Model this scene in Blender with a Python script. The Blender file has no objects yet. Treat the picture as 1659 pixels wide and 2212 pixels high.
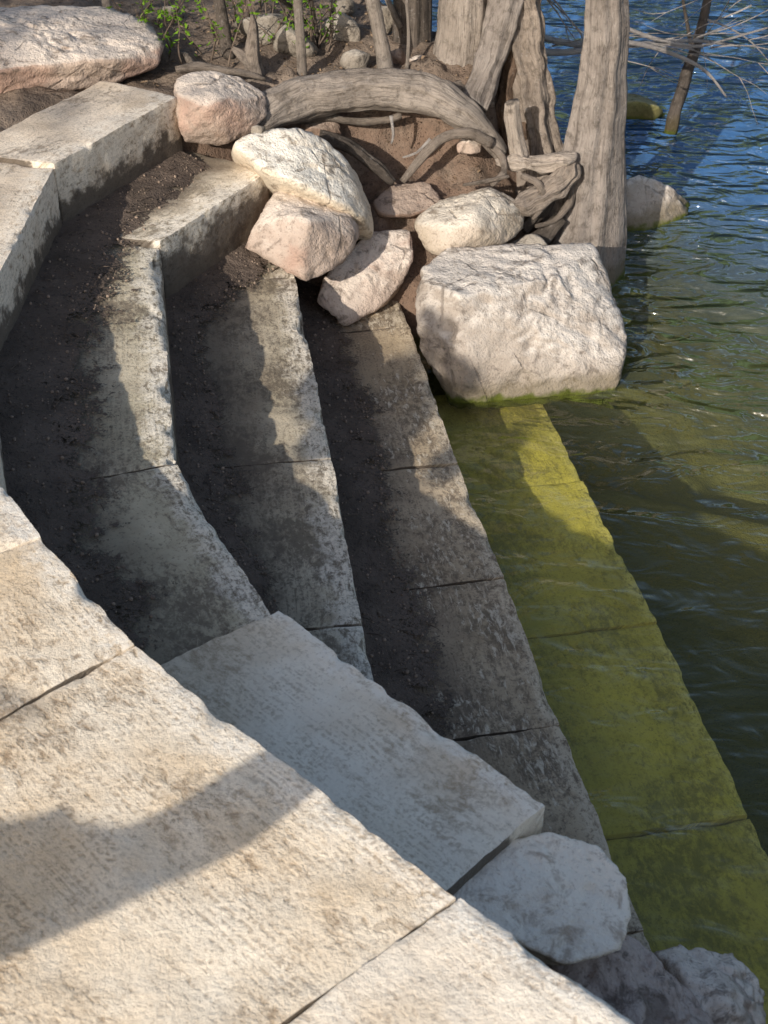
import bpy, math, random
from mathutils import Vector, noise, Matrix
import bmesh
random.seed(7)
SC = bpy.context.scene; COL = SC.collection
R = math.radians
# ------------------------------------------------------------------ camera
H = 1.6; PITCH = R(38); VF = R(42); FP = 1106/math.tan(VF/2)
cd = bpy.data.cameras.new('camera'); cam = bpy.data.objects.new('camera', cd); COL.objects.link(cam)
cam.location = (0, 0, H); cam.rotation_euler = (R(90)-PITCH, 0, 0)
cd.sensor_fit = 'VERTICAL'; cd.sensor_height = 24; cd.lens = 12/math.tan(VF/2); cd.clip_end = 3000; cd.clip_start = .05
cd.dof.use_dof = True; cd.dof.focus_distance = 3.6; cd.dof.aperture_fstop = 5.6
SC.camera = cam
ct, st = math.cos(PITCH), math.sin(PITCH)
def ray(px, py):
    u = (px-830)/FP; v = (1106-py)/FP
    return Vector((u, ct+v*st, -st+v*ct))
def P(px, py, z):                       # photo point on the level z
    d = ray(px, py); t = (z-H)/d.z
    return Vector((d.x*t, d.y*t, z))
def at(px, py, Y):                      # photo point at the distance Y
    d = ray(px, py); t = Y/d.y
    return Vector((d.x*t, Y, H+d.z*t))
PXM = 1/FP
AZ, EL = R(28), R(26)
S = Vector((-math.sin(AZ)*math.cos(EL), -math.cos(AZ)*math.cos(EL), math.sin(EL)))
# ------------------------------------------------------------------ nodes
def mat_new(name):
    m = bpy.data.materials.new(name); m.use_nodes = True
    nt = m.node_tree; nt.nodes.clear()
    out = nt.nodes.new('ShaderNodeOutputMaterial')
    return m, nt, out
def setin(nt, sock, v):
    if v is None: return
    if hasattr(v, 'is_output'): nt.links.new(v, sock)
    elif isinstance(v, (tuple, list)):
        sock.default_value = tuple(v)+(1,) if (len(v) == 3 and sock.type == 'RGBA') else v
    else: sock.default_value = v
def pos(nt): return nt.nodes.new('ShaderNodeNewGeometry').outputs['Position']
def scaled(nt, vec, s, loc=(0,0,0), rot=(0,0,0)):
    n = nt.nodes.new('ShaderNodeMapping'); nt.links.new(vec, n.inputs[0])
    n.inputs['Scale'].default_value = s; n.inputs['Location'].default_value = loc; n.inputs['Rotation'].default_value = rot
    return n.outputs[0]
def nz(nt, vec, scale, detail=4, rough=.6, dist=0.):
    n = nt.nodes.new('ShaderNodeTexNoise'); nt.links.new(vec, n.inputs['Vector'])
    n.inputs['Scale'].default_value = scale; n.inputs['Detail'].default_value = min(detail, 4)
    n.inputs['Roughness'].default_value = rough; n.inputs['Distortion'].default_value = dist
    return n.outputs['Fac']
def vor(nt, vec, scale, feat='F1'):
    n = nt.nodes.new('ShaderNodeTexVoronoi'); n.feature = feat; nt.links.new(vec, n.inputs['Vector'])
    n.inputs['Scale'].default_value = scale
    return n.outputs['Distance']
def mr(nt, v, a, b, c=0., d=1.):
    n = nt.nodes.new('ShaderNodeMapRange'); n.interpolation_type = 'SMOOTHSTEP'
    setin(nt, n.inputs[0], v)
    for i, x in enumerate((a, b, c, d)): n.inputs[i+1].default_value = x
    return n.outputs[0]
def mix(nt, f, a, b, blend='MIX'):
    n = nt.nodes.new('ShaderNodeMix'); n.data_type = 'RGBA'; n.blend_type = blend
    setin(nt, n.inputs[0], f); setin(nt, n.inputs[6], a); setin(nt, n.inputs[7], b)
    return n.outputs[2]
def ma(nt, op, a, b=0.):
    n = nt.nodes.new('ShaderNodeMath'); n.operation = op
    setin(nt, n.inputs[0], a); setin(nt, n.inputs[1], b)
    return n.outputs[0]
def sepz(nt, vec, i=2):
    n = nt.nodes.new('ShaderNodeSeparateXYZ'); nt.links.new(vec, n.inputs[0]); return n.outputs[i]
def bump(nt, h, dist, strength=1., normal=None):
    n = nt.nodes.new('ShaderNodeBump'); nt.links.new(h, n.inputs['Height'])
    n.inputs['Distance'].default_value = dist; n.inputs['Strength'].default_value = strength
    if normal: nt.links.new(normal, n.inputs['Normal'])
    return n.outputs[0]
def princ(nt, out, col, rough, nrm, spec=.25):
    b = nt.nodes.new('ShaderNodeBsdfPrincipled')
    setin(nt, b.inputs['Base Color'], col); setin(nt, b.inputs['Roughness'], rough)
    b.inputs['Specular IOR Level'].default_value = spec
    if nrm: nt.links.new(nrm, b.inputs['Normal'])
    nt.links.new(b.outputs[0], out.inputs[0]); return b
def attr(nt, name):
    n = nt.nodes.new('ShaderNodeAttribute'); n.attribute_name = name; return n.outputs['Fac']
WZ = -.78
def waterline(nt, col, p):
    z = sepz(nt, p); w = nz(nt, p, 14, 3)
    zz = ma(nt, 'ADD', z, ma(nt, 'MULTIPLY', ma(nt, 'SUBTRACT', w, .5), .07))
    c = mix(nt, mr(nt, zz, WZ+.10, WZ+.035), col, mix(nt, .6, col, (.10, .075, .03)))
    return mix(nt, mr(nt, zz, WZ+.026, WZ+.002), c, (.075, .085, .014))
def stone_mat(name, c1, c2, stain, s_lo, s_hi, edge=None, edge_w=.12, back=None, bk=(.06, .24), tool=.5, fleck=None, bumpd=.0034, mud=None, ml=(.05, .09), wet=True, speck=.5, broad=None, bamt=.7, eamt=.65):
    m, nt, out = mat_new(name); p = pos(nt)
    geo = nt.nodes.new('ShaderNodeNewGeometry')
    uv = nt.nodes.new('ShaderNodeUVMap').outputs[0]
    base = mix(nt, mr(nt, nz(nt, p, 3.2, 4, .6), .36, .66), c1, c2)
    n2 = nz(nt, scaled(nt, uv, (1.7, 2.6, 1)), 17, 4, .78, .3)
    n2b = nz(nt, p, 4.2, 2, .55)
    if broad: base = mix(nt, mr(nt, nz(nt, p, 2.0, 4, .66), .44, .64, 0, bamt), base, broad)
    sm = ma(nt, 'ADD', n2, ma(nt, 'MULTIPLY', ma(nt, 'SUBTRACT', n2b, .5), .75))
    sf = mr(nt, sm, s_lo, s_hi)
    fa = attr(nt, 'front')
    if back:                            # dark stains towards the riser behind
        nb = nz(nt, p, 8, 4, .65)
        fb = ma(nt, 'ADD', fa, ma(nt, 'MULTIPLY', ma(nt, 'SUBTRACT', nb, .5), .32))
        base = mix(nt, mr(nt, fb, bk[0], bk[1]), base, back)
    col = mix(nt, ma(nt, 'MULTIPLY', sf, .76), base, stain)
    if fleck:
        flk = nz(nt, scaled(nt, uv, (26, 70, 1)), 1., 4, .7, .6)
        flk = ma(nt, 'ADD', flk, ma(nt, 'MULTIPLY', ma(nt, 'SUBTRACT', n2b, .5), .5))
        col = mix(nt, mr(nt, flk, .55, .68, 0, .8), col, fleck)
    if edge:
        fe = ma(nt, 'ADD', fa, ma(nt, 'MULTIPLY', ma(nt, 'SUBTRACT', nz(nt, p, 11, 4, .72), .5), edge_w*2.4))
        ef = mr(nt, fe, edge_w, edge_w*.25)
        ef = ma(nt, 'MULTIPLY', ef, mr(nt, n2, .64, .46))
        col = mix(nt, ma(nt, 'MULTIPLY', ef, eamt), col, edge)
    # rows of small chisel marks
    tn = nz(nt, scaled(nt, uv, (110, 95, 1)), 1., 1, .5)
    rows = nz(nt, scaled(nt, uv, (3, 130, 1)), 1., 1, .5)
    tn = ma(nt, 'MULTIPLY', mr(nt, tn, .40, .62), mr(nt, rows, .42, .58))
    tn = ma(nt, 'MULTIPLY', tn, mr(nt, nz(nt, p, 5, 2), .36, .56))
    col = mix(nt, ma(nt, 'MULTIPLY', tn, .55*tool), col, stain)
    sp = nz(nt, p, 120, 3, .7)
    col = mix(nt, mr(nt, sp, .55, .67, 0, speck), col, stain)
    if mud:                             # vertical faces carry mud towards their foot
        up = sepz(nt, geo.outputs['Normal'])
        mf = ma(nt, 'ADD', fa, ma(nt, 'MULTIPLY', ma(nt, 'SUBTRACT', nz(nt, p, 13, 4, .7), .5), .16))
        mf = ma(nt, 'MULTIPLY', mr(nt, mf, ml[0], ml[1]), mr(nt, up, .6, .3))
        col = mix(nt, ma(nt, 'MULTIPLY', mf, .88), col, mix(nt, nz(nt, p, 30, 3), mud, (.045,.035,.028)))
    if wet: col = waterline(nt, col, p)
    hgt = ma(nt, 'ADD', ma(nt, 'MULTIPLY', nz(nt, p, 85, 4, .78), .9), ma(nt, 'MULTIPLY', tn, -.12*tool))
    hgt = ma(nt, 'SUBTRACT', hgt, ma(nt, 'MULTIPLY', sf, .24))
    princ(nt, out, col, .88, bump(nt, hgt, bumpd), .2)
    return m
M = {}
MUD = (.11,.083,.062)
M['a'] = stone_mat('limestone_cream', (.87,.755,.595), (.77,.63,.46), (.25,.165,.095), .49, .75, edge=(.89,.81,.69), edge_w=.07, tool=.9, mud=MUD, broad=(.62,.455,.28), speck=.4)  # warm cream stone with brown stains
M['a2'] = stone_mat('limestone_pale', (.87,.77,.63), (.78,.66,.515), (.31,.22,.145), .54, .80, edge=(.89,.83,.73), edge_w=.06, mud=MUD, broad=(.68,.545,.385), tool=.8, speck=.4)
M['a3'] = stone_mat('limestone_bank', (.78,.66,.52), (.65,.53,.40), (.20,.15,.105), .52, .74, edge=(.87,.78,.65), edge_w=.10, mud=MUD, ml=(.055, .085), broad=(.48,.375,.265))
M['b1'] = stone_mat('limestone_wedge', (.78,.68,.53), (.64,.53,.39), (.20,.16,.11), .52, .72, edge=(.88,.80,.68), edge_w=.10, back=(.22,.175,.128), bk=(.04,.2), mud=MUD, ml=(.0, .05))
M['b'] = stone_mat('limestone_mottled', (.58,.50,.365), (.45,.39,.27), (.13,.10,.073), .43, .66, edge=(.88,.80,.68), edge_w=.09, back=(.27,.222,.155), bk=(.04,.28), mud=MUD, ml=(-.01, .04), tool=.9, speck=.6)  # darker mottled stone of the second and third steps
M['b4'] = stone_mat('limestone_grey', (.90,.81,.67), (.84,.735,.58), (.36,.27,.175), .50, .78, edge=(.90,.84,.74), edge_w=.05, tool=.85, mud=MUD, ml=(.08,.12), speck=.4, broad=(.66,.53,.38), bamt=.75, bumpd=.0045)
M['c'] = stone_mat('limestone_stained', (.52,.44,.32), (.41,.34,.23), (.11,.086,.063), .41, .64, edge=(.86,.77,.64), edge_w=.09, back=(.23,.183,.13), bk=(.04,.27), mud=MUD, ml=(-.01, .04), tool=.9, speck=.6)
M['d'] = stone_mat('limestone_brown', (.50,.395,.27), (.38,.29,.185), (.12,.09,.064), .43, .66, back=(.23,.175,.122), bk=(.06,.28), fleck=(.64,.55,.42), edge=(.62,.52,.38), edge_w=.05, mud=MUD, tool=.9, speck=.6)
M['e'] = stone_mat('limestone_algae', (.58,.48,.10), (.43,.365,.085), (.19,.165,.055), .42, .70, bumpd=.004, wet=False, edge=(.66,.56,.18), edge_w=.04, back=(.42,.355,.085), bk=(.12,.4), speck=.55, broad=(.33,.285,.075))
def rock_mat(name, c1, c2, dark, pale, s=1., pink=None, crack=.6):
    m, nt, out = mat_new(name); p = pos(nt)
    col = mix(nt, mr(nt, nz(nt, p, 4*s, 4, .65, .3), .36, .64), c1, c2)
    if pink: col = mix(nt, mr(nt, nz(nt, p, 3*s+.7, 4, .6), .48, .64, 0, .75), col, pink)
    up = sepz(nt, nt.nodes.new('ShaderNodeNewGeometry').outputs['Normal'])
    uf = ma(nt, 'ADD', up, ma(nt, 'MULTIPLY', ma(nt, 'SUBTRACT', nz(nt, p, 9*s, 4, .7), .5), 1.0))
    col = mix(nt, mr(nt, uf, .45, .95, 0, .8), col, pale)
    n = nz(nt, p, 19*s, 4, .76, .5)
    col = mix(nt, mr(nt, n, .50, .68, 0, .8), col, dark)
    ck = vor(nt, p, 5*s, 'DISTANCE_TO_EDGE')     # thin weathered cracks
    ck = ma(nt, 'ADD', ck, ma(nt, 'MULTIPLY', ma(nt, 'SUBTRACT', nz(nt, p, 12, 4, .7), .5), .22))
    ckf = ma(nt, 'MULTIPLY', mr(nt, ck, .025, .0), mr(nt, nz(nt, p, 4, 2), .45, .6))
    col = mix(nt, ma(nt, 'MULTIPLY', ckf, crack), col, dark)
    col = mix(nt, mr(nt, nz(nt, p, 120, 3, .7), .56, .69, 0, .55), col, dark)
    pit = vor(nt, p, 34*s)
    col = waterline(nt, col, p)
    h = ma(nt, 'ADD', nz(nt, p, 18*s, 4, .76), ma(nt, 'MULTIPLY', nz(nt, p, 95, 3, .7), .3))
    h = ma(nt, 'ADD', h, ma(nt, 'MULTIPLY', mr(nt, pit, .0, .35), .10))
    h = ma(nt, 'SUBTRACT', h, ma(nt, 'MULTIPLY', ckf, .4*crack))
    princ(nt, out, col, .9, bump(nt, h, .011), .15)
    return m
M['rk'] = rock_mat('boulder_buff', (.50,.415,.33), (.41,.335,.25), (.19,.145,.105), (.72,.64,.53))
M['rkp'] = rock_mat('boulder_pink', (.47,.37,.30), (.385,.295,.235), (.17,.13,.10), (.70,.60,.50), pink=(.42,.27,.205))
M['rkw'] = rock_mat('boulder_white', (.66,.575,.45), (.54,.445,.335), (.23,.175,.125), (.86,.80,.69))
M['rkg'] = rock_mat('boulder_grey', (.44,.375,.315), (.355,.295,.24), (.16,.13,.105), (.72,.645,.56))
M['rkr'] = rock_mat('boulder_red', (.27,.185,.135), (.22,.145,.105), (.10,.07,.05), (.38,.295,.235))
M['rkd'] = rock_mat('boulder_shady', (.28,.24,.195), (.20,.17,.135), (.08,.065,.052), (.38,.335,.28))  # darker copy of the grey boulder, shade put into the colour
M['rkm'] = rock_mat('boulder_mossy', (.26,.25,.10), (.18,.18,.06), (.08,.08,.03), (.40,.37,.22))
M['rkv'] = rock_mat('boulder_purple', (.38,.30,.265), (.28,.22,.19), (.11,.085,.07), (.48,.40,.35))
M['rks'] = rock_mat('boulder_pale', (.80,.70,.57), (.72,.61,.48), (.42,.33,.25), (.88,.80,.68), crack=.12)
def bark_mat(name, c1, c2, dark, fx=120, fy=14, con=.6):
    m, nt, out = mat_new(name); p = pos(nt)
    uv = nt.nodes.new('ShaderNodeUVMap').outputs[0]
    n = nz(nt, scaled(nt, uv, (fx, fy, 1)), 1., 4, .66, .8)
    nb = nz(nt, scaled(nt, uv, (fx*.35, fy*.6, 1)), 1., 3, .6, 1.2)
    col = mix(nt, mr(nt, nz(nt, p, 7, 4), .35, .65), c1, c2)
    col = mix(nt, mr(nt, nb, .42, .28, 0, con), col, dark)
    col = mix(nt, mr(nt, n, .50, .32, 0, con), col, dark)
    col = mix(nt, mr(nt, nz(nt, p, 28, 4, .75), .50, .66, 0, .55), col, dark)
    col = mix(nt, mr(nt, nz(nt, p, 60, 4, .7), .56, .72, 0, .35), col, (.40,.365,.33))
    col = waterline(nt, col, p)
    h = ma(nt, 'ADD', n, ma(nt, 'MULTIPLY', nb, .4))
    h = ma(nt, 'ADD', h, ma(nt, 'MULTIPLY', nz(nt, p, 55, 4, .75), .7))
    princ(nt, out, col, .9, bump(nt, h, .007), .12)
    return m
M['bark'] = bark_mat('bark_grey_brown', (.275,.235,.203), (.20,.168,.143), (.082,.067,.055))
M['bark2'] = bark_mat('bark_pale', (.32,.27,.225), (.235,.196,.162), (.095,.077,.062))
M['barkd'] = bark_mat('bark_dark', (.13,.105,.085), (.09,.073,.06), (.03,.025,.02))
M['core'] = bark_mat('rotten_wood', (.15,.098,.066), (.10,.068,.048), (.03,.022,.016), 90, 25)
M['root'] = bark_mat('bark_root', (.27,.22,.178), (.195,.158,.127), (.072,.057,.045), 90, 30)
M['dead'] = bark_mat('bleached_wood', (.44,.368,.305), (.32,.265,.215), (.085,.068,.053), 90, 26)
M['twig'] = bark_mat('twig_grey', (.50,.45,.41), (.40,.355,.32), (.20,.17,.15), 70, 10)
def soil_mat(name, c1, c2, c3, red=None, ragged=False):
    m, nt, out = mat_new(name); p = pos(nt)
    col = mix(nt, mr(nt, nz(nt, p, 6, 4, .65), .35, .65), c1, c2)
    col = mix(nt, mr(nt, nz(nt, p, 60, 4, .75), .54, .68, 0, .9), col, c3)
    vd = vor(nt, p, 95)
    col = mix(nt, mr(nt, vd, .24, .12, 0, .55), col, mix(nt, nz(nt, p, 33, 2), c3, (.36, .27, .20)))
    if red:
        z = sepz(nt, p)
        f = ma(nt, 'MULTIPLY', mr(nt, z, -.06, -.16), mr(nt, nz(nt, p, 5, 4), .3, .6))
        col = mix(nt, ma(nt, 'MULTIPLY', f, .8), col, red)
        col = mix(nt, mr(nt, nz(nt, p, 17, 4, .75), .52, .70, 0, .8), col, c3)
        bed = mix(nt, mr(nt, nz(nt, p, 1.1, 4, .55), .40, .66), (.135,.125,.042), (.085,.085,.034))
        bed = mix(nt, mr(nt, nz(nt, p, 9, 4, .7), .5, .7, 0, .3), bed, (.07,.07,.03))
        bed = mix(nt, mr(nt, z, -1.25, -2.1), bed, (.012,.045,.06))  # deeper bed turns dark blue: light lost in the water, put into colour
        col = mix(nt, mr(nt, z, WZ+.03, WZ-.02), col, bed)
    h = ma(nt, 'ADD', nz(nt, p, 40, 4, .78), ma(nt, 'MULTIPLY', mr(nt, vd, .0, .3), -.35))
    b = princ(nt, out, col, .95, bump(nt, h, .014), .1)
    if ragged:                          # thin soil breaks up into grains towards its edge
        fa = attr(nt, 'front')
        q = ma(nt, 'ADD', fa, ma(nt, 'MULTIPLY', ma(nt, 'SUBTRACT', nz(nt, p, 95, 3, .7), .5), 1.6))
        q = ma(nt, 'ADD', q, ma(nt, 'MULTIPLY', ma(nt, 'SUBTRACT', nz(nt, p, 17, 4, .7), .5), 2.0))
        t = nt.nodes.new('ShaderNodeBsdfTransparent'); x = nt.nodes.new('ShaderNodeMixShader')
        setin(nt, x.inputs[0], mr(nt, q, .02, .26)); nt.links.new(t.outputs[0], x.inputs[1]); nt.links.new(b.outputs[0], x.inputs[2])
        nt.links.new(x.outputs[0], out.inputs[0])
    return m
M['ground'] = soil_mat('soil_ground', (.24,.185,.14), (.17,.127,.095), (.085,.064,.05), red=(.185,.118,.083))
M['soil'] = soil_mat('soil_dark', (.15,.113,.089), (.105,.08,.063), (.053,.042,.035), ragged=True)
def simple_mat(name, c1, c2, rough=.9, sc=30):
    m, nt, out = mat_new(name); p = pos(nt)
    princ(nt, out, mix(nt, mr(nt, nz(nt, p, sc, 4), .35, .65), c1, c2), rough, None, .2); return m
M['pebble'] = simple_mat('pebble', (.32,.235,.175), (.13,.098,.075), sc=38)
M['litter'] = simple_mat('twig_litter', (.07,.05,.04), (.16,.12,.09))
M['dryleaf'] = simple_mat('dry_leaf', (.30,.21,.13), (.15,.10,.065), sc=45)
M['hill'] = simple_mat('far_trees', (.05,.07,.03), (.03,.045,.02), sc=.4)
def leaf_mat(name, c1, c2):
    m, nt, out = mat_new(name); p = pos(nt)
    c = mix(nt, mr(nt, nz(nt, p, 25, 3), .35, .65), c1, c2)
    d = nt.nodes.new('ShaderNodeBsdfDiffuse'); t = nt.nodes.new('ShaderNodeBsdfTranslucent'); x = nt.nodes.new('ShaderNodeMixShader')
    nt.links.new(c, d.inputs[0]); nt.links.new(c, t.inputs[0]); x.inputs[0].default_value = .4
    nt.links.new(d.outputs[0], x.inputs[1]); nt.links.new(t.outputs[0], x.inputs[2]); nt.links.new(x.outputs[0], out.inputs[0])
    return m
M['leaf'] = leaf_mat('leaf_fresh', (.20,.34,.035), (.11,.22,.02))
M['leafd'] = leaf_mat('leaf_deep', (.06,.10,.02), (.04,.07,.015))
def water_mat():
    m, nt, out = mat_new('lake_water'); p = pos(nt)
    x = sepz(nt, p, 0); y = sepz(nt, p, 1)
    q = ma(nt, 'ADD', ma(nt, 'MULTIPLY', y, .80), ma(nt, 'MULTIPLY', x, .95))
    far = ma(nt, 'ADD', mr(nt, q, 2.9, 4.2, .12, .80), mr(nt, q, 4.2, 6.2, 0, .40))
    off = mr(nt, q, 4.1, 5.8)
    v = scaled(nt, p, (1., 1.7, 1.), rot=(0, 0, .40))
    n1_ = nz(nt, v, 2.4, 2, .45, 1.0); n2_ = nz(nt, v, 7.0, 2, .5, .8)
    h = ma(nt, 'ADD', ma(nt, 'MULTIPLY', n1_, .9), ma(nt, 'MULTIPLY', n2_, .30))
    h = ma(nt, 'MULTIPLY', h, far)
    nrm = bump(nt, h, .34)
    ior = ma(nt, 'ADD', 1.33, ma(nt, 'MULTIPLY', far, .40))
    bf = nt.nodes.new('ShaderNodeNewGeometry').outputs['Backfacing']
    # light passes the surface the same way upwards and downwards (it is not bent here)
    ior2 = ma(nt, 'ADD', ma(nt, 'MULTIPLY', ior, ma(nt, 'SUBTRACT', 1., bf)), ma(nt, 'MULTIPLY', ma(nt, 'DIVIDE', 1., ior), bf))
    fr = nt.nodes.new('ShaderNodeFresnel'); setin(nt, fr.inputs[0], ior2); nt.links.new(nrm, fr.inputs[1])
    g = nt.nodes.new('ShaderNodeBsdfGlossy'); g.inputs['Roughness'].default_value = .03; nt.links.new(nrm, g.inputs['Normal'])
    g.inputs[0].default_value = (.94, .98, 1, 1)
    t = nt.nodes.new('ShaderNodeBsdfTransparent'); t.inputs[0].default_value = (.94, .95, .81, 1)
    d = nt.nodes.new('ShaderNodeBsdfDiffuse'); setin(nt, d.inputs[0], mix(nt, off, (.17, .17, .065), (.065, .17, .37)))  # offshore blue put into the colour stands in for reflected sky
    nt.links.new(nrm, d.inputs['Normal'])
    b = nt.nodes.new('ShaderNodeMixShader'); setin(nt, b.inputs[0], ma(nt, 'ADD', ma(nt, 'ADD', .0, ma(nt, 'MULTIPLY', far, .34)), ma(nt, 'MULTIPLY', off, .30)))
    nt.links.new(t.outputs[0], b.inputs[1]); nt.links.new(d.outputs[0], b.inputs[2])
    s = nt.nodes.new('ShaderNodeMixShader'); nt.links.new(fr.outputs[0], s.inputs[0])
    nt.links.new(b.outputs[0], s.inputs[1]); nt.links.new(g.outputs[0], s.inputs[2]); nt.links.new(s.outputs[0], out.inputs[0])
    return m
M['water'] = water_mat()
# ------------------------------------------------------------------ mesh building
def tag(o, label=None, cat=None, group=None, kind=None):
    if label: o['label'] = label
    if cat: o['category'] = cat
    if group: o['group'] = group
    if kind: o['kind'] = kind
    return o
class MB:
    def __init__(s): s.v = []; s.f = []; s.uv = []; s.front = None; s.sharp = None
    def add(s, v, f, uv=None):
        b = len(s.v); s.v += [Vector(q) for q in v]; s.f += [tuple(i+b for i in q) for q in f]
        s.uv += uv if uv else [(q[0], q[1]) for q in v]
    def build(s, name, mat, parent=None, smooth=True):
        if parent: c = parent.location.copy()
        else:
            xs = [q.x for q in s.v]; ys = [q.y for q in s.v]
            c = Vector(((min(xs)+max(xs))/2, (min(ys)+max(ys))/2, min(q.z for q in s.v)))
        me = bpy.data.meshes.new(name)
        me.from_pydata([q-c for q in s.v], [], s.f)
        ul = me.uv_layers.new(name='UVMap')
        li = [0]*len(me.loops); me.loops.foreach_get('vertex_index', li)
        flat = []
        for i in li: flat += s.uv[i]
        ul.data.foreach_set('uv', flat)
        if s.front:
            a = me.attributes.new('front', 'FLOAT', 'POINT'); a.data.foreach_set('value', s.front)
        me.polygons.foreach_set('use_smooth', [smooth]*len(me.polygons))
        me.materials.append(mat); me.update()
        if s.sharp: me.set_sharp_from_angle(angle=R(s.sharp))
        o = bpy.data.objects.new(name, me); COL.objects.link(o)
        if parent: o.parent = parent
        else: o.location = c
        return o
def thing(name, loc, label, cat, group=None):
    o = bpy.data.objects.new(name, None); o.location = loc; o.empty_display_size = .1; COL.objects.link(o)
    return tag(o, label, cat, group)
def nv(p, k, s=0):
    return noise.noise_vector(Vector((p[0]*k+s*7.3, p[1]*k-s*3.1, p[2]*k+s*1.7)))
def n1(p, k, s=0):
    return noise.noise(Vector((p[0]*k+s*7.3, p[1]*k-s*3.1, p[2]*k+s*1.7)))
def sstep(a, b, x):
    t = max(0., min(1., (x-a)/(b-a))); return t*t*(3-2*t)
# ---- a hewn block over the plan quad FN, FF, BF, BN
def block(q, z, h, seed, mat, label, amp=1., dz=(0,0,0,0), chip=1., name='stone_block'):
    FN, FF, BF, BN = q
    L = ((FF-FN).length+(BF-BN).length)/2; D = ((BN-FN).length+(BF-FF).length)/2
    Nx, Ny, Nz = max(6, int(L/.0095)), max(5, int(D/.012)), max(4, int(h/.014))
    idx = {}; mb = MB(); front = []
    gap = .002
    def vert(i, j, k):
        key = (i, j, k)
        if key in idx: return idx[key]
        x, y, zz = i/Nx*L, j/Ny*D, -h+k/Nz*h
        w = FN.lerp(FF, x/L).lerp(BN.lerp(BF, x/L), y/D); wp = Vector((w.x, w.y, z+zz))
        c = n1(wp, 5, seed); c2 = n1(wp, 13, seed+3); c3 = n1(wp, 2.2, seed+5); c4 = n1(wp, 28, seed+6)
        r = .002+.005*max(0, c)+.007*max(0, c2)+.007*max(0, c4)
        if y < .12: r += chip*(.05*max(0, c3-.22)+.03*max(0, c-.2)+.045*max(0, c2-.15)+.010*max(0, c4))*sstep(0, .03, min(x, L-x)+.012)
        r = min(r, h*.45)
        cx = min(max(x, r), L-r); cy = min(max(y, r), D-r); cz = min(max(zz, -h+r), -r)
        d = Vector((x-cx, y-cy, zz-cz))
        if d.length > 1e-6:
            d = d*(r/d.length); x2, y2, z2 = cx+d.x, cy+d.y, cz+d.z
        else: x2, y2, z2 = x, y, zz
        x2 = gap+x2*(L-2*gap)/L
        s, t = x2/L, y2/D
        w = FN.lerp(FF, s).lerp(BN.lerp(BF, s), t)
        tz = (dz[0]*(1-s)+dz[1]*s)*(1-t)+(dz[3]*(1-s)+dz[2]*s)*t
        wp = Vector((w.x, w.y, z+z2+tz))
        o = nv(wp, 4, seed)*.003+nv(wp, 12, seed)*.0028+nv(wp, 34, seed)*.0012+nv(wp, 80, seed)*.0009
        wp += o*amp
        front.append(y2+max(0, -z2)*.6); mb.uv.append((x2+seed*1.37, y2+z2))
        mb.v.append(wp); idx[key] = len(mb.v)-1
        return idx[key]
    def quad(a, b, c, d): mb.f.append((vert(*d), vert(*c), vert(*b), vert(*a)))
    for i in range(Nx):
        for j in range(Ny):
            quad((i,j,Nz),(i,j+1,Nz),(i+1,j+1,Nz),(i+1,j,Nz))
            quad((i,j,0),(i+1,j,0),(i+1,j+1,0),(i,j+1,0))
        for k in range(Nz):
            quad((i,0,k),(i,0,k+1),(i+1,0,k+1),(i+1,0,k)); quad((i,Ny,k),(i+1,Ny,k),(i+1,Ny,k+1),(i,Ny,k+1))
    for j in range(Ny):
        for k in range(Nz):
            quad((0,j,k),(0,j+1,k),(0,j+1,k+1),(0,j,k+1)); quad((Nx,j,k),(Nx,j,k+1),(Nx,j+1,k+1),(Nx,j+1,k))
    mb.front = front; mb.sharp = 40
    return tag(mb.build(name, mat), label, 'stone block', 'limestone blocks of the curved lakeside steps')
def normals(pts):
    n = []
    for i in range(len(pts)):
        ds = []
        if i > 0: ds.append((pts[i]-pts[i-1]).normalized())
        if i < len(pts)-1: ds.append((pts[i+1]-pts[i]).normalized())
        ls = [Vector((-d.y, d.x, 0)) for d in ds]
        s = sum(ls, Vector()).normalized()
        n.append(s/max(.6, s.dot(ls[0])))
    return n
ZA, ZB, ZC, ZD, ZE = 0., -.22, -.44, -.66, -.88
fl = lambda v: Vector((v.x, v.y, 0))
def tier(pts, z, depth, h, specs, seed, joints={}):
    ns = normals(pts)
    for k, v in joints.items(): ns[k] = v
    for i in range(len(pts)-1):
        sp = specs[i]
        d0 = sp.get('d', depth); off = sp.get('off', (0, 0))
        a = pts[i]-ns[i]*off[0]; b = pts[i+1]-ns[i+1]*off[1]
        q = (a, b, pts[i+1]+ns[i+1]*d0, pts[i]+ns[i]*d0)
        block(q, z+sp.get('z', 0), sp.get('h', h), seed+i, M[sp['m']], sp['l'], sp.get('amp', 1.), sp.get('dz', (0,0,0,0)), sp.get('chip', 1.))
A = [fl(P(1750,2460,0)), fl(P(990,1942,0)), fl(P(292,1395,0)), fl(P(90,1163,0)), fl(P(0,1038,0)), Vector((-.98,2.85,0)), fl(P(118,361,0)), fl(P(385,213,0))]
B = [fl(P(1175,1752,ZB)), fl(P(592,1330,ZB)), fl(P(380,1000,ZB)), fl(P(346,533,ZB)), fl(P(585,378,ZB))]
C = [fl(P(850,1660,ZC)), fl(P(783,1345,ZC)), fl(P(717,990,ZC)), fl(P(637,598,ZC)), fl(P(590,430,ZC))]
D = [fl(P(1500,2290,ZD)), fl(P(1390,2010,ZD)), fl(P(1212,1565,ZD)), fl(P(1090,1248,ZD)), fl(P(990,1000,ZD)), fl(P(885,705,ZD)), fl(P(845,590,ZD))]
E = [fl(P(1850,2200,ZE)), fl(P(1622,1760,ZE)), fl(P(1420,1345,ZE)), fl(P(1258,1040,ZE)), fl(P(1150,830,ZE))]
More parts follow.
